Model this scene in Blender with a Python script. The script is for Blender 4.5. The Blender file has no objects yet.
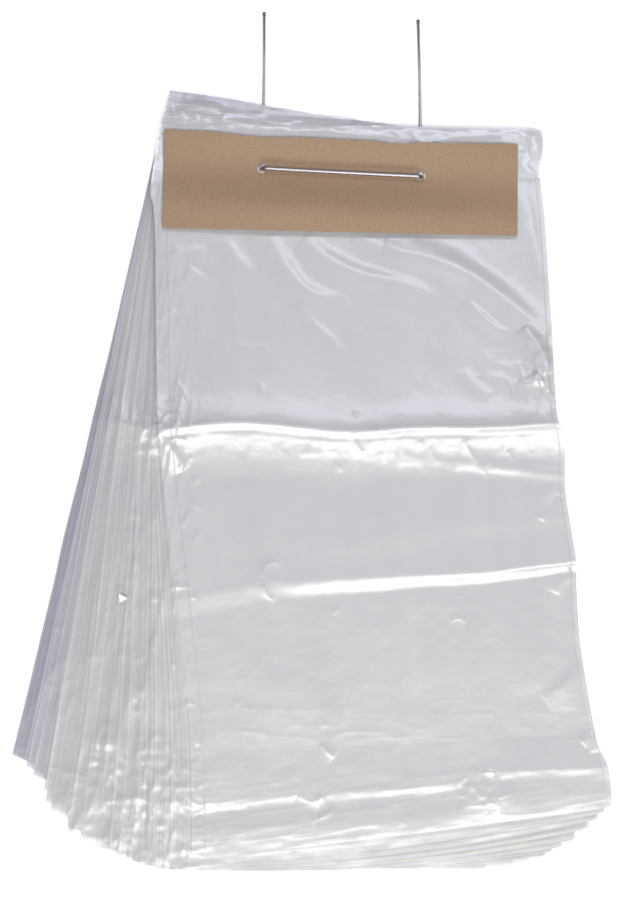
import bpy, math, random
import numpy as np
from mathutils import Vector

C = bpy.context.scene
col = C.collection
random.seed(4)
RNG = np.random.RandomState(11)
MM = 0.001

# ---------------------------------------------------------------- camera
TILT = math.radians(12.0)
LENS, SENS = 70.0, 36.0
PW, PH = 628.0, 900.0
AIM = np.array((0.0, 0.0, 0.0))
DIST = 1.264
FWD = np.array((0.0, math.sin(TILT), -math.cos(TILT)))
UPV = np.array((0.0, math.cos(TILT), math.sin(TILT)))
CAM = AIM - DIST * FWD
cd = bpy.data.cameras.new('camera')
cd.sensor_fit = 'VERTICAL'
cd.sensor_height = SENS
cd.lens = LENS
cd.clip_start = 0.01
cd.clip_end = 100
cam = bpy.data.objects.new('camera', cd)
col.objects.link(cam)
cam.location = CAM
cam.rotation_euler = (TILT, 0, 0)
C.camera = cam

# ---------------------------------------------------------------- light
w = bpy.data.worlds.new("World")
C.world = w
w.use_nodes = True
w.node_tree.nodes['Background'].inputs[0].default_value = (0.97, 0.98, 1.0, 1)
w.node_tree.nodes['Background'].inputs[1].default_value = 0.56


def softbox(name, loc, target, sx, sy, power, color):
    l = bpy.data.lights.new(name, 'AREA')
    l.shape = 'RECTANGLE'
    l.size, l.size_y = sx, sy
    l.energy = power
    l.color = color
    o = bpy.data.objects.new(name, l)
    col.objects.link(o)
    o.location = loc
    d = Vector(target) - Vector(loc)
    o.rotation_euler = d.to_track_quat('-Z', 'Y').to_euler()
    return o


softbox('key_softbox', (0.05, -0.80, 1.75), (0, 0, 0), 1.5, 0.75, 48, (1.0, 0.985, 0.96))
softbox('low_softbox', (0.35, -1.75, 0.95), (0, 0, 0), 1.2, 0.5, 40, (1.0, 0.98, 0.95))
softbox('cool_softbox', (0.30, 0.86, 1.45), (0.05, 0.1, 0), 1.1, 0.34, 10, (0.84, 0.86, 1.0))

C.view_settings.view_transform = 'Standard'
C.view_settings.look = 'None'
C.view_settings.exposure = -0.12
C.view_settings.gamma = 1
C.render.engine = 'CYCLES'
C.cycles.max_bounces = 10
C.cycles.diffuse_bounces = 4
C.cycles.transparent_max_bounces = 24


# ---------------------------------------------------------------- plane mapping
def PX(px, py, z):
    """centre-frame measurements (628x900 grid) to metres on the height z above the table"""
    px = np.asarray(px, float); py = np.asarray(py, float); z = np.asarray(z, float)
    k = SENS / LENS / PH
    sx = (px - PW / 2) * k
    sy = (PH / 2 - py) * k
    dx = sx
    dy = FWD[1] + UPV[1] * sy
    dz = FWD[2] + UPV[2] * sy
    t = (z - CAM[2]) / dz
    return np.stack([CAM[0] + dx * t, CAM[1] + dy * t, np.broadcast_to(z, t.shape)], axis=-1)


# ---------------------------------------------------------------- noise
def vnoise(x, y, seed=0):
    xi = np.floor(x).astype(np.int64); yi = np.floor(y).astype(np.int64)
    xf = x - xi; yf = y - yi
    xf = xf * xf * xf * (xf * (xf * 6 - 15) + 10); yf = yf * yf * yf * (yf * (yf * 6 - 15) + 10)

    def h(a, b):
        n = (a * 374761393 + b * 668265263 + seed * 974711) & 0x7fffffff
        n = ((n ^ (n >> 13)) * 1274126177) & 0x7fffffff
        return ((n ^ (n >> 16)) & 0xffff) / 65535.0
    a = h(xi, yi); b = h(xi + 1, yi); c = h(xi, yi + 1); d = h(xi + 1, yi + 1)
    return (a * (1 - xf) + b * xf) * (1 - yf) + (c * (1 - xf) + d * xf) * yf


def fbm(x, y, seed=0, o=3):
    s = 0; a = 1; t = 0
    for i in range(o):
        s = s + a * vnoise(x * 2 ** i, y * 2 ** i, seed + i * 7); t += a; a *= 0.5
    return s / t


def ridged(x, y, seed=0, o=2):
    s = 0; a = 1; t = 0
    for i in range(o):
        s = s + a * (1 - np.abs(2 * vnoise(x * 2 ** i, y * 2 ** i, seed + i * 5) - 1)) ** 2.2; t += a; a *= 0.5
    return s / t


def sst(x, a, b):
    t = np.clip((x - a) / (b - a), 0, 1)
    return t * t * (3 - 2 * t)


def polyd(px, py, pts):
    """distance to a polyline, and position along it 0..1"""
    best = np.full(px.shape, 1e9); tt = np.zeros(px.shape); sg = np.zeros(px.shape)
    n = len(pts) - 1
    for i in range(n):
        (x0, y0), (x1, y1) = pts[i], pts[i + 1]
        dx, dy = x1 - x0, y1 - y0
        t = np.clip(((px - x0) * dx + (py - y0) * dy) / (dx * dx + dy * dy), 0, 1)
        d = np.hypot(px - x0 - t * dx, py - y0 - t * dy)
        m = d < best
        sg = np.where(m, np.sign((px - x0) * dy - (py - y0) * dx), sg)
        best = np.where(m, d, best); tt = np.where(m, (i + t) / n, tt)
    return best, tt, sg


def smooth(pts, n=5):
    """catmull-rom a few points"""
    P = [pts[0]] + list(pts) + [pts[-1]]
    out = []
    for i in range(1, len(P) - 2):
        p0, p1, p2, p3 = [np.array(p, float) for p in P[i - 1:i + 3]]
        for k in range(n):
            t = k / n
            out.append(tuple(0.5 * (2 * p1 + (p2 - p0) * t + (2 * p0 - 5 * p1 + 4 * p2 - p3) * t * t + (3 * p1 - p0 - 3 * p2 + p3) * t ** 3)))
    out.append(tuple(pts[-1]))
    return out


# pinches and pulls in the film: (line, height mm, half width, )
RIDGES = [
    (smooth([(268, 236), (285, 262), (300, 284), (322, 296), (350, 298)]), 1.3, 9),
    (smooth([(304, 236), (325, 256), (362, 274), (405, 284), (440, 300)]), 1.6, 10),
    (smooth([(352, 236), (395, 250), (440, 262), (470, 276)]), 1.2, 9),
    (smooth([(385, 240), (440, 256), (485, 284), (520, 312), (549, 336)]), 2.8, 13),
    (smooth([(226, 236), (236, 256), (252, 272)]), 0.5, 7),
    (smooth([(296, 302), (310, 320), (330, 338), (344, 356)]), 0.45, 6),
    (smooth([(466, 300), (480, 314), (496, 328), (512, 334)]), 1.3, 6),
    (smooth([(524, 326), (536, 342), (546, 360), (550, 374)]), 3.2, 7),
    (smooth([(536, 372), (544, 384), (549, 392)]), 2.4, 4),
    (smooth([(548, 396), (556, 396)]), 1.4, 3),
    (smooth([(462, 368), (474, 384), (492, 396)]), 0.7, 6),
    (smooth([(508, 386), (530, 380), (548, 366)]), 0.9, 6),
    (smooth([(516, 360), (522, 374), (528, 386)]), 0.6, 4),
    (smooth([(232, 346), (252, 347), (268, 345)]), 0.4, 5),
    (smooth([(284, 328), (300, 326)]), 0.35, 4),
    (smooth([(158, 262), (182, 252), (206, 250)]), 0.6, 6),
    (smooth([(162, 292), (186, 280), (196, 268)]), 0.6, 8),
    (smooth([(155, 434), (170, 448), (184, 470)]), 1.6, 7),
    (smooth([(352, 432), (356, 444), (364, 456)]), 1.0, 4),
    (smooth([(325, 434), (330, 448)]), 0.8, 4),
    (smooth([(464, 440), (470, 452), (478, 462)]), 1.0, 4),
    (smooth([(420, 440), (424, 448)]), 0.6, 3),
    (smooth([(508, 450), (514, 462)]), 0.6, 3),
    (smooth([(352, 412), (362, 418)]), 0.7, 3),
    (smooth([(262, 578), (266, 566), (276, 562), (282, 566)]), 1.0, 4),
    (smooth([(262, 584), (268, 596), (276, 600)]), 0.9, 4),
    (smooth([(332, 614), (340, 606)]), 0.6, 2),
    (smooth([(450, 622), (458, 618), (466, 622)]), 0.9, 2.5),
    (smooth([(320, 744), (328, 752), (334, 758)]), 1.4, 4),
    (smooth([(298, 796), (312, 802), (324, 796)]), 1.2, 5),
    (smooth([(310, 822), (324, 816), (336, 808)]), 1.0, 3),
    (smooth([(484, 772), (496, 772)]), 1.2, 2.5),
    (smooth([(466, 784), (476, 790), (482, 800)]), 0.9, 5),
    (smooth([(488, 806), (500, 798), (514, 792)]), 0.7, 5),
    (smooth([(544, 700), (566, 684), (584, 664)]), 1.0, 9),
    (smooth([(582, 744), (592, 736), (598, 752)]), 1.0, 6),
    (smooth([(560, 494), (548, 508), (540, 520)]), 0.7, 6),
    (smooth([(574, 574), (562, 582), (556, 594)]), 0.9, 6),
    (smooth([(476, 610), (520, 640), (540, 690)]), 0.5, 22),
    (smooth([(180, 610), (230, 650), (290, 700)]), 0.5, 14),
    # fanned left side
    (smooth([(96, 372), (112, 400), (128, 420), (150, 436)]), 1.0, 5),
    (smooth([(104, 396), (120, 420), (150, 430)]), 0.7, 4),
    (smooth([(126, 500), (134, 512), (144, 518)]), 0.9, 2.5),
    (smooth([(104, 578), (109, 586)]), 1.0, 2.5),
    (smooth([(134, 556), (142, 574), (150, 588)]), 0.6, 3),
    (smooth([(112, 720), (106, 738), (98, 744)]), 1.4, 4),
    (smooth([(92, 730), (100, 742), (116, 748)]), 1.0, 4),
    (smooth([(160, 730), (148, 744), (140, 756)]), 0.9, 3),
    (smooth([(48, 766), (74, 774), (92, 778)]), 1.2, 3),
    (smooth([(70, 782), (84, 784), (98, 788)]), 1.3, 3),
    (smooth([(84, 796), (116, 800), (140, 796), (152, 806)]), 0.8, 4),
    (smooth([(128, 680), (136, 690), (144, 694)]), 1.0, 3),
    (smooth([(132, 696), (138, 700)]), 1.0, 2.5),
    (smooth([(16, 748), (28, 748)]), 0.6, 2),
    (smooth([(44, 676), (52, 668)]), 0.6, 3),
    # hanging lip
    (smooth([(172, 122), (190, 110), (212, 108), (240, 122)]), 1.5, 7),
    (smooth([(180, 132), (200, 118)]), 1.2, 4),
    (smooth([(200, 122), (260, 128), (330, 132), (410, 138)]), 1.6, 8),
    (smooth([(246, 108), (258, 114), (276, 108), (300, 114)]), 1.2, 4),
    (smooth([(340, 120), (352, 124), (372, 124), (400, 130)]), 1.0, 4),
    (smooth([(410, 128), (420, 142), (440, 140), (470, 136), (512, 134)]), 1.4, 5),
    (smooth([(532, 130), (536, 146), (538, 160)]), 1.6, 6),
    (smooth([(522, 150), (526, 168), (536, 176)]), 1.4, 6),
    (smooth([(156, 136), (154, 156), (150, 186)]), 1.6, 4),
    (smooth([(522, 182), (530, 220), (540, 280)]), 1.0, 8),
]


def line(px, pts):
    xs, ys = zip(*(smooth(pts) if len(pts) > 2 else pts))
    return np.interp(px, xs, ys)


def scatter():
    r = random.Random(77)
    for _ in range(95):
        f = r.random() ** 0.6
        y = 250 + 600 * f
        xl = 160 - (y - 130) * 0.237 + 12
        x = r.uniform(xl, 200)
        a = math.radians(r.choice([r.uniform(35, 75), r.uniform(105, 145), r.uniform(-12, 12)]))
        L_ = r.uniform(6, 24)
        c_ = r.uniform(-4, 4)
        p0 = (x - L_ / 2 * math.cos(a), y - L_ / 2 * math.sin(a)); p2 = (x + L_ / 2 * math.cos(a), y + L_ / 2 * math.sin(a))
        RIDGES.append((smooth([p0, (x + c_ * math.sin(a), y - c_ * math.cos(a)), p2], 3), r.uniform(0.3, 1.0), r.uniform(1.4, 3.0)))
    for _ in range(34):
        x = r.uniform(210, 590); y = r.choice([r.uniform(440, 475), r.uniform(640, 740), r.uniform(790, 835), r.uniform(250, 400)])
        a = math.radians(r.uniform(20, 80) if y < 480 else r.uniform(-30, 30))
        L_ = r.uniform(6, 20)
        p0 = (x - L_ / 2 * math.cos(a), y - L_ / 2 * math.sin(a)); p2 = (x + L_ / 2 * math.cos(a), y + L_ / 2 * math.sin(a))
        RIDGES.append((smooth([p0, (x + 1.5, y - 1.5), p2], 3), r.uniform(0.12, 0.4), r.uniform(2, 4)))


scatter()


def HGT(px, py):
    """shared relief of the pile in mm (never negative)"""
    wob = 3 * (fbm(px / 60, py / 200, 3) - 0.5)
    # the big tent fold across the middle
    y1 = line(px, [(0, 440), (90, 420), (158, 428), (200, 424), (250, 423), (300, 428), (345, 431), (420, 428), (480, 427), (556, 424)]) + wob
    d = py - y1
    A = 6.6 * sst(px, 20, 200) * (0.9 + 0.2 * fbm(px / 70, px * 0, 9)) + 1.2
    up = np.exp(np.minimum(d, 0) / 25.0)
    wd = line(px, [(150, 62), (340, 58), (560, 52)])
    dn = np.clip(1 - np.maximum(d, 0) / wd, 0, 1) ** 1.9
    h = A * np.where(d < 0, 0.15 + 0.85 * up, dn) + 0 * d
    h = h - 0.3 * np.exp(-((d - 7) / 3.5) ** 2) * sst(px, 140, 190)
    h = h + 1.0 * np.exp(-((py - line(px, [(340, 452), (565, 474)])) / 7.0) ** 2) * sst(px, 360, 540)
    # narrow second fold
    y2 = line(px, [(0, 640), (172, 600), (262, 582), (300, 580), (400, 575), (480, 571), (575, 560)]) + wob * 0.5
    d = py - y2
    A = 2.2 * sst(px, 120, 200) * (0.55 + 0.45 * sst(px, 230, 400)) * (0.85 + 0.3 * vnoise(px / 60, px * 0, 14))
    h = h + A * np.where(d < 0, np.exp(np.minimum(d, 0) / 45.0), 1 - sst(d, 0, line(px, [(150, 26), (300, 20), (450, 15), (580, 13)])))
    h = h - 0.22 * np.exp(-((d - 5.5) / 1.8) ** 2) * sst(px, 380, 470)
    # faint step between the two
    y3 = line(px, [(200, 575), (340, 548), (440, 530), (565, 515)])
    h = h + 1.0 * (1 - sst(py - y3, -4, 22)) * sst(py, 490, 520) * sst(px, 260, 420)
    # gusset folds near the bottom
    y4 = line(px, [(0, 770), (185, 758), (230, 750), (318, 749), (400, 744), (560, 736), (600, 732)]) + wob * 0.6
    y5 = line(px, [(0, 810), (180, 806), (300, 794), (318, 800), (330, 795), (450, 784), (480, 774), (610, 768)]) + wob * 0.5
    y6 = line(px, [(0, 850), (190, 838), (320, 838), (420, 824), (520, 806), (612, 792)]) + wob * 0.5
    k = sst(px, 130, 210)
    amp = 1.0 + 0.5 * (fbm(px / 80, px * 0, 19) - 0.5)
    g = 1.7 * amp * np.clip((py - y4) / (y5 - y4), 0, 1)
    dd = py - y5
    g = np.where(dd > -1, amp * (1.7 - (1 - 0.4 * sst(px, 440, 520)) * (0.34 + 0.3 * vnoise(px / 45, px * 0, 8)) * sst(dd, -1, 7 + 5 * vnoise(px / 50, px * 0, 6))), g)
    g = g + 1.5 * sst(dd, 5, 34) * (1 - 0.6 * sst(px, 480, 600))
    d6 = py - y6
    g = g - 0.2 * sst(d6, 0, 26) + 1.5 * sst(d6, 10, 75)
    h = h + g * (0.25 + 0.75 * k)
    
    # pulls
    for pts, a, wd in RIDGES:
        xs = [p[0] for p in pts]; ys = [p[1] for p in pts]
        m = (px > min(xs) - 4 * wd) & (px < max(xs) + 5 * wd) & (py > min(ys) - 5 * wd) & (py < max(ys) + 5 * wd)
        if not m.any():
            continue
        dd, t, sg = polyd(px[m], py[m], pts)
        dd = dd * np.where(sg > 0, 1.25, 0.62) if wd >= 6 else dd
        tap = np.sin(np.clip(t, 0, 1) * math.pi) ** 0.7
        h[m] += a * tap * (np.exp(-(dd / wd) ** 2) if wd >= 6 else 0.75 * np.exp(-np.sqrt(dd ** 2 + 0.5) / (wd * 0.9)))
    # crumpled places: fanned left edges, lower left, right rim, header lip
    fan = (1 - sst(px, 150, 205)) * sst(py, 180, 300)
    h = h + fan * (1.5 * ridged(px / 17 + 0.01 * py, py / 150, 21) + 0.35 * ridged(px / 9, py / 14, 25) * sst(fbm(px / 40, py / 60, 2), 0.45, 0.7))
    low = sst(py, 715, 770) * (1 - sst(px, 150, 250)) * sst(px, 60, 110)
    h = h + low * 0.75 * ridged(px / 16, py / 13, 31)
    low2 = sst(py, 735, 800) * sst(px, 180, 260)
    h = h + low2 * 0.3 * ridged(px / 90 + 3, py / 13 + px / 90, 35)
    lip = 1 - sst(py, 150, 185)
    h = h + lip * 0.5 * ridged(px / 30, py / 11 - px / 120, 41)
    h = h + 0.9 * fbm(px / 95, py / 70, 51) + 0.30 * fbm(px / 22, py / 17, 55)
    def facets(sx, sy, seed):
        a_ = np.abs(2 * vnoise(px / sx + py / (sy * 3), py / sy, seed) - 1)
        b_ = np.abs(2 * vnoise(px / (sx * .6) - py / (sy * 2), py / (sy * .7) + 5, seed + 3) - 1)
        return 2 - a_ - 0.5 * b_

    def blob(cx_, cy_, rx_, ry_):
        return np.exp(-((px - cx_) / rx_) ** 2 - ((py - cy_) / ry_) ** 2)
    h = h + 1.3 * blob(543, 372, 17, 34) * facets(13, 15, 71)
    h = h + 0.6 * blob(505, 372, 30, 22) * facets(20, 16, 72)
    h = h + 1.0 * blob(150, 430, 40, 26) * facets(15, 12, 73)
    h = h + 0.9 * blob(104, 742, 26, 18) * facets(11, 10, 74)
    h = h + 0.75 * blob(160, 785, 38, 36) * facets(12, 12, 75)
    h = h + 1.1 * blob(135, 540, 26, 60) * facets(14, 22, 76)
    h = h + 1.1 * blob(135, 690, 26, 26)
    h = h + 0.5 * blob(70, 800, 34, 22) * facets(12, 8, 84)
    h = h + 0.7 * blob(110, 400, 16, 40) * facets(10, 16, 85)
    h = h + 0.5 * blob(60, 680, 22, 40) * facets(9, 16, 86)
    h = h + 0.7 * (1 - sst(py, 120, 150)) * sst(py - line(px, [(160, 92), (270, 108), (340, 115), (430, 120), (545, 122)]), 2, 14) * facets(17, 9, 78)
    h = h + 1.0 * blob(153, 165, 9, 40) * facets(8, 18, 79)
    h = h + 0.8 * blob(532, 150, 12, 26) * facets(9, 13, 80)
    h = h + 0.5 * blob(484, 790, 26, 20) * facets(12, 9, 81)
    h = h + 0.3 * sst(py, 690, 720) * (1 - sst(py, 738, 760)) * sst(px, 200, 260) * ridged(px / 60, py / 24, 82)
    h = h + 0.28 * blob(410, 450, 150, 22) * facets(15, 22, 83)
    cen = sst(py, 330, 450)
    h = h + 0.10 * ridged(px / 40 + py / 80, py / 28, 61) * cen
    return np.maximum(h + 1.0, 0)


# ---------------------------------------------------------------- materials
def nt(m):
    m.use_nodes = True
    return m.node_tree.nodes, m.node_tree.links


def simple(name, color, rough=0.5, metal=0.0, spec=0.5):
    m = bpy.data.materials.new(name)
    N, L = nt(m)
    b = N['Principled BSDF']
    b.inputs['Base Color'].default_value = (*color, 1)
    b.inputs['Roughness'].default_value = rough
    b.inputs['Metallic'].default_value = metal
    b.inputs['Specular IOR Level'].default_value = spec
    return m, N, L, b


def film(name, color, fac, rough=0.27, coat=0.26, seed=0.0, seamcol=None, seamw=0.012, bump=0.25, streak=0.0):
    m, N, L, b = simple(name, color, rough, 0, 0.62)
    b.inputs['Coat Weight'].default_value = coat
    b.inputs['Coat Roughness'].default_value = 0.12
    tc = N.new('ShaderNodeTexCoord')
    uv = tc.outputs['UV']
    sep = N.new('ShaderNodeSeparateXYZ'); L.new(uv, sep.inputs[0])
    # seam mask: distance of u from either side
    a = N.new('ShaderNodeMath'); a.operation = 'SUBTRACT'; a.inputs[1].default_value = 0.5; L.new(sep.outputs[0], a.inputs[0])
    ab = N.new('ShaderNodeMath'); ab.operation = 'ABSOLUTE'; L.new(a.outputs[0], ab.inputs[0])
    gt = N.new('ShaderNodeMath'); gt.operation = 'GREATER_THAN'; gt.inputs[1].default_value = 0.5 - seamw; L.new(ab.outputs[0], gt.inputs[0])
    # haze of the film: long soft streaks along the roll
    mp = N.new('ShaderNodeMapping'); mp.inputs['Scale'].default_value = (16, 3.0, 1); mp.inputs['Location'].default_value = (seed, seed * 0.37, seed)
    L.new(uv, mp.inputs[0])
    n1 = N.new('ShaderNodeTexNoise'); n1.inputs['Scale'].default_value = 1.0; n1.inputs['Detail'].default_value = 3; L.new(mp.outputs[0], n1.inputs['Vector'])
    mr = N.new('ShaderNodeMapRange'); mr.inputs[1].default_value = 0.3; mr.inputs[2].default_value = 0.7
    mr.inputs[3].default_value = fac - 0.02; mr.inputs[4].default_value = fac + 0.02; L.new(n1.outputs[0], mr.inputs[0])
    mx = N.new('ShaderNodeMath'); mx.operation = 'MAXIMUM'; L.new(mr.outputs[0], mx.inputs[0])
    hem = N.new('ShaderNodeMath'); hem.operation = 'GREATER_THAN'; hem.inputs[1].default_value = 0.9955; L.new(sep.outputs[1], hem.inputs[0])
    gm = N.new('ShaderNodeMath'); gm.operation = 'MAXIMUM'; L.new(gt.outputs[0], gm.inputs[0]); L.new(hem.outputs[0], gm.inputs[1]); gt = gm
    sc = N.new('ShaderNodeMath'); sc.operation = 'MULTIPLY'; sc.inputs[1].default_value = 0.68; L.new(gt.outputs[0], sc.inputs[0]); L.new(sc.outputs[0], mx.inputs[1])
    # colour: film, slightly uneven gauge, paler at the weld
    cm = N.new('ShaderNodeMix'); cm.data_type = 'RGBA'
    n3 = N.new('ShaderNodeTexNoise'); n3.inputs['Scale'].default_value = 5.0; n3.inputs['Detail'].default_value = 4
    mp3 = N.new('ShaderNodeMapping'); mp3.inputs['Location'].default_value = (seed * 1.7, 3, seed); L.new(uv, mp3.inputs[0]); L.new(mp3.outputs[0], n3.inputs['Vector'])
    L.new(n3.outputs[0], cm.inputs[0])
    cm.inputs[6].default_value = (*[c * 0.975 for c in color], 1)
    cm.inputs[7].default_value = (*[min(1, c * 1.025) for c in color], 1)
    c2 = N.new('ShaderNodeMix'); c2.data_type = 'RGBA'
    L.new(gt.outputs[0], c2.inputs[0]); L.new(cm.outputs[2], c2.inputs[6])
    c2.inputs[7].default_value = (*(seamcol or [c * 1.2 for c in color]), 1)
    L.new(c2.outputs[2], b.inputs['Base Color'])
    # fine crinkle
    n2 = N.new('ShaderNodeTexNoise'); n2.inputs['Scale'].default_value = 1.0; n2.inputs['Detail'].default_value = 5; n2.inputs['Roughness'].default_value = 0.55
    mp2 = N.new('ShaderNodeMapping'); mp2.inputs['Scale'].default_value = (26, 30, 1); mp2.inputs['Location'].default_value = (seed, seed, 0)
    L.new(uv, mp2.inputs[0]); L.new(mp2.outputs[0], n2.inputs['Vector'])
    bp = N.new('ShaderNodeBump'); bp.inputs['Strength'].default_value = bump; bp.inputs['Distance'].default_value = 0.0016
    L.new(n2.outputs[0], bp.inputs['Height']); L.new(bp.outputs[0], b.inputs['Normal'])
    tr = N.new('ShaderNodeBsdfTransparent'); tr.inputs[0].default_value = (0.93, 0.93, 0.96, 1)
    ms = N.new('ShaderNodeMixShader'); L.new(mx.outputs[0], ms.inputs[0]); L.new(tr.outputs[0], ms.inputs[1]); L.new(b.outputs[0], ms.inputs[2])
    L.new(ms.outputs[0], N['Material Output'].inputs[0])
    return m


# ---------------------------------------------------------------- mesh helpers
def mesh_obj(name, V, F, mat, parent=None, uv=None, smoothf=True):
    me = bpy.data.meshes.new(name)
    V = np.asarray(V, np.float32); F = np.asarray(F, np.int32)
    me.vertices.add(len(V)); me.vertices.foreach_set('co', V.ravel())
    me.loops.add(F.size); me.loops.foreach_set('vertex_index', F.ravel())
    me.polygons.add(len(F))
    k = F.shape[1]
    me.polygons.foreach_set('loop_start', np.arange(0, F.size, k, dtype=np.int32))
    me.polygons.foreach_set('loop_total', np.full(len(F), k, np.int32))
    me.polygons.foreach_set('use_smooth', np.full(len(F), smoothf))
    if uv is not None:
        l = me.uv_layers.new(name='UVMap')
        l.data.foreach_set('uv', np.asarray(uv, np.float32)[F.ravel()].ravel())
    me.update(calc_edges=True)
    me.validate()
    me.materials.append(mat)
    o = bpy.data.objects.new(name, me)
    col.objects.link(o)
    if parent:
        o.parent = parent
        o.matrix_parent_inverse = parent.matrix_basis.inverted()
    return o


def grid_faces(nu, nv, off=0, flip=False):
    i = np.arange(nv - 1)[:, None] * nu + np.arange(nu - 1)[None, :]
    i = i.ravel() + off
    f = np.stack([i, i + nu, i + nu + 1, i + 1], 1)
    return f[:, ::-1] if flip else f


def tag(o, label, cat, group=None):
    o['label'] = label; o['category'] = cat
    if group: o['group'] = group


def empty(name, loc, label, cat, group=None):
    o = bpy.data.objects.new(name, None)
    col.objects.link(o)
    o.empty_display_size = 0.02
    o.location = loc
    tag(o, label, cat, group)
    return o


# ---------------------------------------------------------------- the white table
m, N, L, b = simple('white_laminate', (0.93, 0.93, 0.93), 0.6, 0, 0.2)
n = N.new('ShaderNodeTexNoise'); n.inputs['Scale'].default_value = 900
bp = N.new('ShaderNodeBump'); bp.inputs['Strength'].default_value = 0.05; L.new(n.outputs[0], bp.inputs['Height']); L.new(bp.outputs[0], b.inputs['Normal'])
tb = mesh_obj('tabletop', [(-3, -3, 0), (3, -3, 0), (3, 3, 0), (-3, 3, 0)], [(0, 1, 2, 3)], m, smoothf=False)
tb['kind'] = 'structure'

# ---------------------------------------------------------------- the bags
NB = 38
PITCH = 0.27
ZB = 3.2      # underside of the pile in mm, the wicket legs lie below it

FL = [(124, 159), (140, 157), (160, 154), (185, 150.5), (196, 150.5), (206, 153), (240, 155), (330, 156), (420, 158), (500, 165), (570, 173), (650, 182), (740, 190), (870, 192)]
FR = [(126, 541), (132, 544), (145, 545), (160, 543), (178, 540.5), (210, 544), (240, 546.5), (330, 552), (400, 556), (418, 558), (430, 562), (442, 564.5), (455, 565), (490, 565.5),
      (520, 570), (545, 574), (560, 576.5), (575, 576.5), (600, 577.5), (640, 580), (680, 586), (720, 593), (745, 598), (756, 603), (766, 608), (790, 611.5), (800, 612), (812, 611)]
BLS = [(12, 757), (18, 759), (24, 761), (26, 768), (33, 776), (43, 781), (44, 792), (45, 803), (50, 812), (65, 819), (67, 828), (68, 832), (80, 840), (95, 847),
       (108, 853), (118, 857), (126, 861), (133, 863), (140, 866), (147, 867), (152, 868), (155, 868.6), (159, 869), (161, 869), (164, 869), (166, 869), (169, 869), (171, 869), (174, 869), (176, 868), (178, 868), (180, 867), (182, 866), (184, 865), (186, 864), (187, 863), (188, 861), (190, 860)]
BRS = []
for _i, (_x, _y) in enumerate(BLS):
    _r = _x + 418 + 3 * _i / 37
    if 8 < _i < 37:
        _r = [487, 487, 487, 487, 514, 530, 545, 545, 552, 552, 562, 562, 575, 575, 575, 575, 588, 588, 588, 588, 597, 597, 597, 597, 604, 604, 604, 604][_i - 9] + random.uniform(-0.9, 0.9)
    BRS.append((_r, float(np.interp(_r, [430, 487, 514, 540, 550, 565, 580, 592, 600, 611], [868, 868, 865, 860, 853, 846, 836, 825, 816, 808]))))
assert len(BLS) == NB and len(BRS) == NB


def lerp(a, b, t):
    return a + (b - a) * t


def coords(i, nu, v0, v1, nv, front=False):
    """photo-grid positions of the sheet of bag i between heights v0..v1 (0 lip top, 1 bottom)"""
    t = i / (NB - 1)
    u = np.linspace(0, 1, nu)[None, :]
    if not front: u = 0.35 * u + 0.65 * u ** 2.2
    v = np.linspace(v0, v1, nv)[:, None]
    r = random.Random(i * 31 + 5)
    TLx, TLy = lerp(170, 158, t), lerp(90, 127, t) + (r.uniform(-2, 2) if 0 < i < NB - 1 else 0)
    TRx, TRy = lerp(538, 541, t), lerp(148, 127, t) + (r.uniform(0, 5) if i < NB - 1 else 0)
    BLx, BLy = BLS[i]; BRx, BRy = BRS[i]
    ly = lerp(TLy, BLy, v); ry = lerp(TRy, BRy, v)
    flx = np.interp(ly, *zip(*smooth(FL))); frx = np.interp(ry, *zip(*smooth(FR)))
    if front:
        lx, rx = flx, frx
    else:
        s = t ** 0.7
        lx = lerp(TLx, BLx, v)
        curve = flx - lerp(158, 192, v)
        lx = lx + curve * t * 0.9 + 5.0 * (fbm(v * 4 + i, v * 0, i) - 0.5) * np.sin(v * math.pi)
        rx = np.minimum(frx - 1.6 - (1 - t) * 3, 1e9) + (BRx - 612 + 3) * np.clip((v - 0.05) / 0.95, 0, 1) ** 1.3
        vv = sst(v, 0.9, 1.0)
        rx = lerp(rx, BRx + 0 * v, vv)
    # edge curves are not quite straight
    x = lx * (1 - u) + rx * u
    sag = 4 * u * (1 - u)
    y = ly * (1 - u) + ry * u
    botw = (v ** 8) * (1.4 * (fbm(u * 5 + i * 3.1, u * 0, i) - 0.5) * 2 ) + (v ** 6) * sag * 12 * float(np.interp(t, [0, 0.12, 0.3, 0.8, 0.97, 1], [0, 2 / 12, 0.8, 1, 0.55, 0.1]))
    # bottom-left corners are cut in soft arcs
    y = y + botw - (1.5 if i < 14 else 4.0) * np.clip(1 - u / 0.022, 0, 1) ** 2 * np.clip((v - 0.93) / 0.07, 0, 1) - 1.5 * np.clip((u - 0.985) / 0.015, 0, 1) ** 2 * np.clip((v - 0.93) / 0.07, 0, 1)
    topw = (1 - np.clip(v / 0.06, 0, 1)) * (3.0 * (fbm(u * 9 + 0.35 * i, u * 0, 77) - 0.5) * 2)
    y = y + topw
    return x, y, np.broadcast_to(u, x.shape), np.broadcast_to(v, x.shape)


def bag_z(i, x, y, own=True):
    t = i / (NB - 1)
    k = 0.45 + 0.55 * t
    z = ZB + PITCH * i + k * HGT(x, y)
    if own and i < NB - 1:
        z = z + 0.5 * fbm(x / 11, y / 60, 100 + i * 3) * (1 - sst(x, 150, 185)) * (1 - 0.5 * t) + 0.05 * fbm(x / 30, y / 9, 200 + i)
    return z


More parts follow.
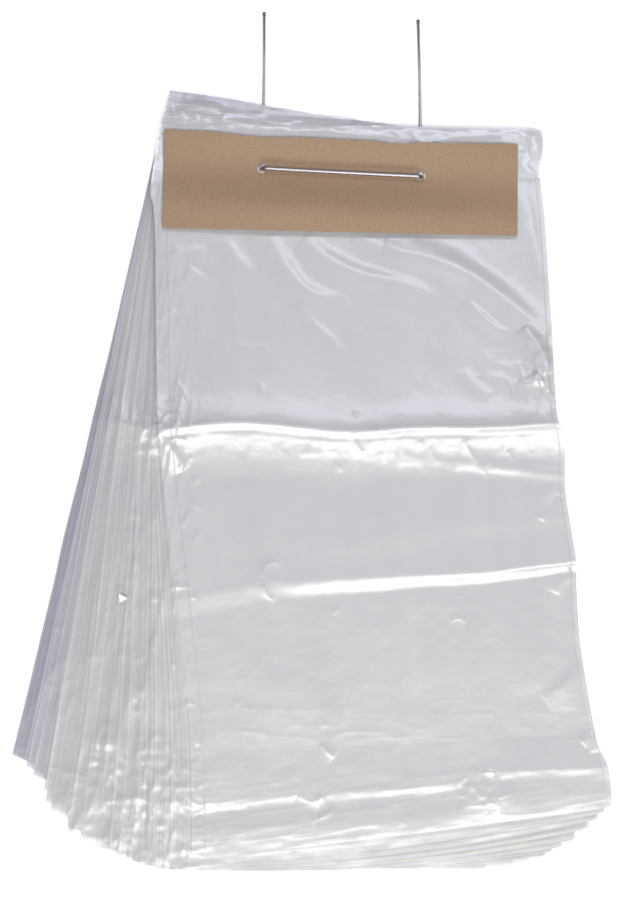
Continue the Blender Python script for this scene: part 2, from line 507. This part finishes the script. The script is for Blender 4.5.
def col_for(i):
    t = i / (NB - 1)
    back = np.array((0.200, 0.200, 0.250)); mid = np.array((0.318, 0.319, 0.329)); fr = np.array((0.336, 0.336, 0.349))  # dark ground showing through few layers is put into the back colour
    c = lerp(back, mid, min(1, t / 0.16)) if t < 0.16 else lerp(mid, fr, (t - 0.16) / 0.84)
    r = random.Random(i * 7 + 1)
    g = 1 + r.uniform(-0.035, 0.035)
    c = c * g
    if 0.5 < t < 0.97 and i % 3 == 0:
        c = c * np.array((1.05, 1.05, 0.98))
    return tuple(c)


def label_for(i):
    n = NB - 1 - i
    W = ['', 'second', 'third', 'fourth', 'fifth', 'sixth', 'seventh', 'eighth', 'ninth']
    if i == 0:
        return 'lavender grey clear bag at the very back, forming the outer left slope of the fan'
    if i == NB - 1:
        return 'large creased clear plastic bag lying uppermost, directly under the kraft card'
    if i <= 5:
        return 'narrow lavender bag sliver, %s from the outer left slope of the fan' % W[i]
    if n <= 7:
        w2 = ['', 'first'] + W[1:]
        return 'pale bag whose lower right corner peeks out %s below the uppermost bag' % w2[n]
    if i <= 11:
        return 'bag in the stepped notch at lower left, %s step counted from the left' % (['first'] + W[1:])[i - 6]
    if i <= 19:
        return 'bag on the curved lower left corner, %s edge after the stepped notch' % (['first'] + W[1:])[i - 12]
    return 'clear bag in mid pile, its left edge a thin line beside the uppermost bag'


for i in range(NB):
    t = i / (NB - 1)
    front = (i == NB - 1)
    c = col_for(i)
    p = PX(263, 172, (ZB + PITCH * i) * MM)
    root = empty('plastic_bag', tuple(p), label_for(i), 'plastic bag', 'clear bags fanned out on the wire wicket')
    bpy.context.view_layer.update()
    fac = 0.80 if front else (0.62 + 0.08 * random.Random(i).random())
    seam = tuple(min(1, q * (1.0 + 0.16 * random.Random(i + 50).random())) for q in c)
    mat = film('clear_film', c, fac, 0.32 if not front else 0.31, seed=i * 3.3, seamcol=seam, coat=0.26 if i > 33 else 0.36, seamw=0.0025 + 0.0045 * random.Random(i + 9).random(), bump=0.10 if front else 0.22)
    # body: a flat tube, front sheet and back sheet joined all round but at the mouth
    nu, nv = (380, 560) if front else ((170, 300) if i in (0, 1, 2) or i > 30 else (130, 260))
    vm = 0.075
    x, y, u, v = coords(i, nu, vm, 1.0, nv, front)
    z = bag_z(i, x, y)
    rim = np.minimum(np.minimum(u, 1 - u) / 0.01, (1 - v) / 0.006).clip(0, 1)
    gap = 0.09 * np.sqrt(rim)
    Vf = PX(x, y, (z + gap) * MM).reshape(-1, 3)
    Vb = PX(x, y, (z - gap - 0.005) * MM).reshape(-1, 3)
    UV = np.stack([u, v], -1).reshape(-1, 2)
    Fs = np.concatenate([grid_faces(nu, nv), grid_faces(nu, nv, nu * nv, True)])
    mesh_obj('bag_body', np.concatenate([Vf, Vb]), Fs, mat, root, np.concatenate([UV, UV]))
    # lip: single sheet of the back wall, reaches above the card and carries the wire holes
    ml = film('lip_film', tuple(min(1, q * (1.16 + 0.22 * t)) for q in c), 0.6, 0.22, seed=i * 2.1 + 40, bump=0.30, seamw=0.004)
    nv2 = 60 if front or i < 3 else 36
    nu2 = 240 if front or i < 3 else 130
    x, y, u, v = coords(i, nu2, 0.0, vm + 0.035, nv2, front)
    z = bag_z(i, x, y, False)
    V = PX(x, y, (z - 0.02) * MM).reshape(-1, 3)
    mesh_obj('hanging_lip', V, grid_faces(nu2, nv2), ml, root, np.stack([u, v], -1).reshape(-1, 2))
    if front:
        # welded side seams
        ms_, _, _, _ = simple('weld', (0.235, 0.235, 0.245), 0.5)
        for uu in ((0.030, 0.0325), (0.986, 0.988)):
            x, y, u, v = coords(i, 380, vm, 0.995, 400, True)
            xa = lerp(x[:, :1], x[:, -1:], np.array(uu)[None, :]); ya = lerp(y[:, :1], y[:, -1:], np.array(uu)[None, :])
            z = bag_z(i, xa, ya) + 0.13
            mesh_obj('side_seam', PX(xa, ya, z * MM).reshape(-1, 3), grid_faces(2, 400), ms_, root,
                     np.stack([np.full(xa.shape, 0.5), np.linspace(0, 1, 400)[:, None] * np.ones((1, 2))], -1).reshape(-1, 2))

ZTOP = ZB + PITCH * (NB - 1)

# ---------------------------------------------------------------- kraft card
m, N, L, b = simple('kraft_board', (0.2, 0.14, 0.09), 0.85, 0, 0.25)
tc = N.new('ShaderNodeTexCoord')
mp = N.new('ShaderNodeMapping'); mp.inputs['Scale'].default_value = (1, 1.0, 1); L.new(tc.outputs['Object'], mp.inputs[0])
n1 = N.new('ShaderNodeTexNoise'); n1.inputs['Scale'].default_value = 1300; n1.inputs['Detail'].default_value = 5; n1.inputs['Roughness'].default_value = 0.7; L.new(mp.outputs[0], n1.inputs['Vector'])
n2 = N.new('ShaderNodeTexNoise'); n2.inputs['Scale'].default_value = 700; n2.inputs['Detail'].default_value = 6; n2.inputs['Roughness'].default_value = 0.7; L.new(mp.outputs[0], n2.inputs['Vector'])
ad = N.new('ShaderNodeMath'); ad.operation = 'ADD'; L.new(n1.outputs[0], ad.inputs[0]); L.new(n2.outputs[0], ad.inputs[1])
cr = N.new('ShaderNodeValToRGB'); hf = N.new('ShaderNodeMath'); hf.operation = 'MULTIPLY'; hf.inputs[1].default_value = 0.5; L.new(ad.outputs[0], hf.inputs[0]); L.new(hf.outputs[0], cr.inputs[0])
cr.color_ramp.elements[0].position = 0.36; cr.color_ramp.elements[0].color = (0.153, 0.104, 0.067, 1)
cr.color_ramp.elements[1].position = 0.64; cr.color_ramp.elements[1].color = (0.219, 0.151, 0.101, 1)
L.new(cr.outputs[0], b.inputs['Base Color'])
bp = N.new('ShaderNodeBump'); bp.inputs['Strength'].default_value = 0.25; bp.inputs['Distance'].default_value = 0.0006; L.new(n1.outputs[0], bp.inputs['Height']); L.new(bp.outputs[0], b.inputs['Normal'])
KRAFT = m

HOLES = [(262, 168.5), (421, 176)]


def card_z(x, y):
    wy = 168 + (x - 261) * 0.05     # line of the wire
    d = y - wy
    z = 3.6 + 0 * d
    prof = 7.5 * (1 - np.exp(-((d - 2) / 28.0) ** 2)) - 4.0 * sst(d, 32, 72)
    pull = 0.55 + 0.45 * np.exp(-((x - 341) / 130.0) ** 4)
    return ZTOP + 3.7 + prof * pull + 0.5 * (fbm(x / 60, y / 50, 91) - 0.5) * 2 + 0.10 * fbm(x / 14, y / 9, 93)


nu, nv = 356 * 1 + 1, 111
u = np.linspace(0, 1, nu)[None, :]; v = np.linspace(0, 1, nv)[:, None]
TLc, TRc, BRc, BLc = (163.5, 129.5), (518, 143.5), (517.5, 236), (162, 228)
xx = lerp(lerp(TLc[0], TRc[0], u), lerp(BLc[0], BRc[0], u), v)
yt = np.interp(xx[0], [163, 190, 215, 245, 262, 300, 340, 375, 388, 400, 420, 518], [129, 130.2, 131.5, 135.5, 137, 137.2, 139.2, 141, 143.2, 143.4, 142.6, 143.8])[None, :]
yb = lerp(BLc[1], BRc[1], u)
yy = lerp(yt, yb, v) + 0 * xx
zz = card_z(xx, yy)
V1 = PX(xx, yy, zz * MM).reshape(-1, 3)
V2 = PX(xx, yy, (zz - 0.55) * MM).reshape(-1, 3)
f = grid_faces(nu, nv)
cx = xx.ravel()[f].mean(1); cy = yy.ravel()[f].mean(1)
keep = np.ones(len(f), bool)
for hx, hy in HOLES:
    ang = np.arctan2(cy - hy, cx - hx)
    keep &= np.hypot((cx - hx) / 3.6, (cy - hy) / 4.2) > 1 + 0.18 * np.sin(3 * ang + hx)
f = f[keep]
allf = [f, f[:, ::-1] + nu * nv]
# rim faces on every open edge
e = np.concatenate([f[:, [0, 1]], f[:, [1, 2]], f[:, [2, 3]], f[:, [3, 0]]])
key = {}
for a_, b_ in e:
    key[(a_, b_)] = 1
rimf = [(b_, a_, a_ + nu * nv, b_ + nu * nv) for (a_, b_) in key if (b_, a_) not in key]
allf.append(np.array(rimf))
card = mesh_obj('kraft_card', np.concatenate([V1, V2]), np.concatenate(allf), KRAFT, None, smoothf=False)
tag(card, 'brown kraft cardboard header strip pinned by the wire across the top of the clear bags', 'cardboard')
me = card.data
# torn paper curls round the two holes
tm, _, _, _ = simple('torn_pulp', (0.42, 0.34, 0.25), 0.9)
for hx, hy, s in ((262, 168.5, -1), (421, 176, 1)):
    V = []; F = []
    n = 9
    for k in range(n):
        a = math.radians(150 + 150 * k / (n - 1)) if s < 0 else math.radians(-110 + 150 * k / (n - 1))
        for q, rr in enumerate((4.4, 3.6, 2.9)):
            px_, py_ = hx + rr * math.cos(a), hy - rr * math.sin(a) * 1.05
            zb = float(card_z(np.array([px_]), np.array([py_]))[0])
            V.append(PX(px_, py_, (zb + 0.05 + (0, 0.8, 1.1)[q] * (0.7 + 0.5 * math.sin(k * 2.3))) * MM))
    for k in range(n - 1):
        for q in range(2):
            a = k * 3 + q
            F.append((a, a + 1, a + 4, a + 3))
    mesh_obj('torn_rim', np.array(V), F, tm, card)

# ---------------------------------------------------------------- wire wicket
m, N, L, b = simple('bright_steel_wire', (0.19, 0.18, 0.195), 0.3, 1.0)
n = N.new('ShaderNodeTexNoise'); n.inputs['Scale'].default_value = 700; n.inputs['Detail'].default_value = 4
mr = N.new('ShaderNodeMapRange'); mr.inputs[3].default_value = 0.15; mr.inputs[4].default_value = 0.42; L.new(n.outputs[0], mr.inputs[0]); L.new(mr.outputs[0], b.inputs['Roughness'])
STEEL = m
DULL, _, _, _ = simple('dull_steel_wire', (0.33, 0.32, 0.35), 0.4, 1.0)
STEEL_END, _, _, _ = simple('cut_steel_end', (0.10, 0.09, 0.09), 0.5, 0.8)


def tube(name, pts, rad, mat, parent, seg=14, cap=True):
    pts = [Vector(p) for p in pts]
    V = []; F = []
    prev = None
    for i, p in enumerate(pts):
        a = pts[max(i - 1, 0)]; c = pts[min(i + 1, len(pts) - 1)]
        d = (c - a).normalized()
        if prev is None:
            ref = Vector((0, 0, 1)) if abs(d.z) < 0.9 else Vector((1, 0, 0))
            n_ = d.cross(ref).normalized()
        else:
            n_ = (prev - d * prev.dot(d)).normalized()
        prev = n_
        b_ = d.cross(n_)
        r = rad[i] if hasattr(rad, '__len__') else rad
        for k in range(seg):
            an = 2 * math.pi * k / seg
            V.append(p + n_ * (r * math.cos(an)) + b_ * (r * math.sin(an)))
    for i in range(len(pts) - 1):
        for k in range(seg):
            F.append((i * seg + k, i * seg + (k + 1) % seg, (i + 1) * seg + (k + 1) % seg, (i + 1) * seg + k))
    me = bpy.data.meshes.new(name)
    if cap:
        F.append(tuple(range(seg))[::-1]); F.append(tuple(range((len(pts) - 1) * seg, len(pts) * seg)))
    me.from_pydata([tuple(v) for v in V], [], F)
    for pl in me.polygons: pl.use_smooth = len(pl.vertices) == 4
    me.materials.append(mat)
    o = bpy.data.objects.new(name, me); col.objects.link(o)
    if parent:
        o.parent = parent; o.matrix_parent_inverse = parent.matrix_basis.inverted()
    return o


def arc(a, b, c, n=8):
    """quadratic bend through a corner"""
    a, b, c = Vector(a), Vector(b), Vector(c)
    return [(1 - t) ** 2 * a + 2 * t * (1 - t) * b + t * t * c for t in [k / n for k in range(n + 1)]]


wk = empty('wire_wicket', tuple(PX(341, 172, 0)), 'bent steel wire, its crossbar over the kraft card and two straight legs sticking out above', 'wire wicket')
bpy.context.view_layer.update()
R = 1.35 * MM
zbar = (ZTOP + 8.1) * MM
hl = Vector(PX(261.5, 168, zbar)); hr = Vector(PX(422, 176.3, zbar))
dirb = (hr - hl).normalized()
bar = []
down = Vector((0, 0, -1))
bar += arc(hl + down * 5 * MM + Vector((0, 0.0006, 0)), hl, hl + dirb * 4 * MM)
for k in range(1, 12):
    tt = k / 12
    q = hl.lerp(hr, tt); q.z -= 0.0006 * math.sin(tt * math.pi)
    bar.append(q)
bar += arc(hr - dirb * 4 * MM, hr, hr + down * 5 * MM + Vector((0, 0.0006, 0)))
tube('crossbar', bar, R, STEEL, wk)
for (h, top, mid) in ((hl, (264.2, 15.5), (263.5, 107)), (hr, (418.2, 23.0), (420.3, 125))):
    zt = R + 0.3 * MM
    foot = Vector((h.x, h.y, zt))
    T = Vector(PX(top[0], top[1], zt + 1.0 * MM)); M_ = Vector(PX(mid[0], mid[1], zt))
    pts = [h + down * 5.05 * MM, Vector((h.x, h.y, 6 * MM))]
    pts += arc(Vector((h.x, h.y, 5 * MM)), foot, foot.lerp(M_, 0.12))
    pts += [foot.lerp(M_, 0.5), M_, M_.lerp(T, 0.5) + Vector((0.0003, 0, 0)), T]
    lg = tube('leg', pts, R * 0.84, DULL, wk)
    dd = (T - M_).normalized()
    tube('cut_end', [T - dd * 0.2 * MM, T + dd * 2.2 * MM, T + dd * 2.6 * MM], [R * 0.95, R * 0.95, R * 0.6], STEEL_END, lg)
    # dark crimp collar where the bar turns into the hole
    tube('hole_bend', [h + down * 3.0 * MM + Vector((0, -0.6 * MM, 0)), h + down * 1.2 * MM + Vector((0, -1.2 * MM, 0)), h + Vector((0, -0.6 * MM, -0.3 * MM))], [R * 1.0, R * 1.15, R * 0.9], STEEL, wk)

# ---------------------------------------------------------------- added white triangle, stands in for a gap showing white
m, N, L, b = simple('gap_white', (0.85, 0.85, 0.85), 0.4)
n = N.new('ShaderNodeTexNoise'); n.inputs['Scale'].default_value = 400
bp = N.new('ShaderNodeBump'); bp.inputs['Strength'].default_value = 0.1; L.new(n.outputs[0], bp.inputs['Height']); L.new(bp.outputs[0], b.inputs['Normal'])
tri = [(119, 594.2), (127, 598.3), (119.6, 602.6)]
zb = ZB + PITCH * 22 + 4.5
V = [PX(a, c, (zb + 0.4) * MM) for a, c in tri] + [PX(a, c, zb * MM) for a, c in tri]
me = bpy.data.meshes.new('gap_triangle')
me.from_pydata([tuple(q) for q in V], [], [(0, 2, 1), (3, 4, 5), (0, 1, 4, 3), (1, 2, 5, 4), (2, 0, 3, 5)])
me.materials.append(m)
o = bpy.data.objects.new('gap_triangle', me); col.objects.link(o)
tag(o, 'tiny white triangle standing in for a gap in the left fanned edges of the bags', 'plastic scrap')
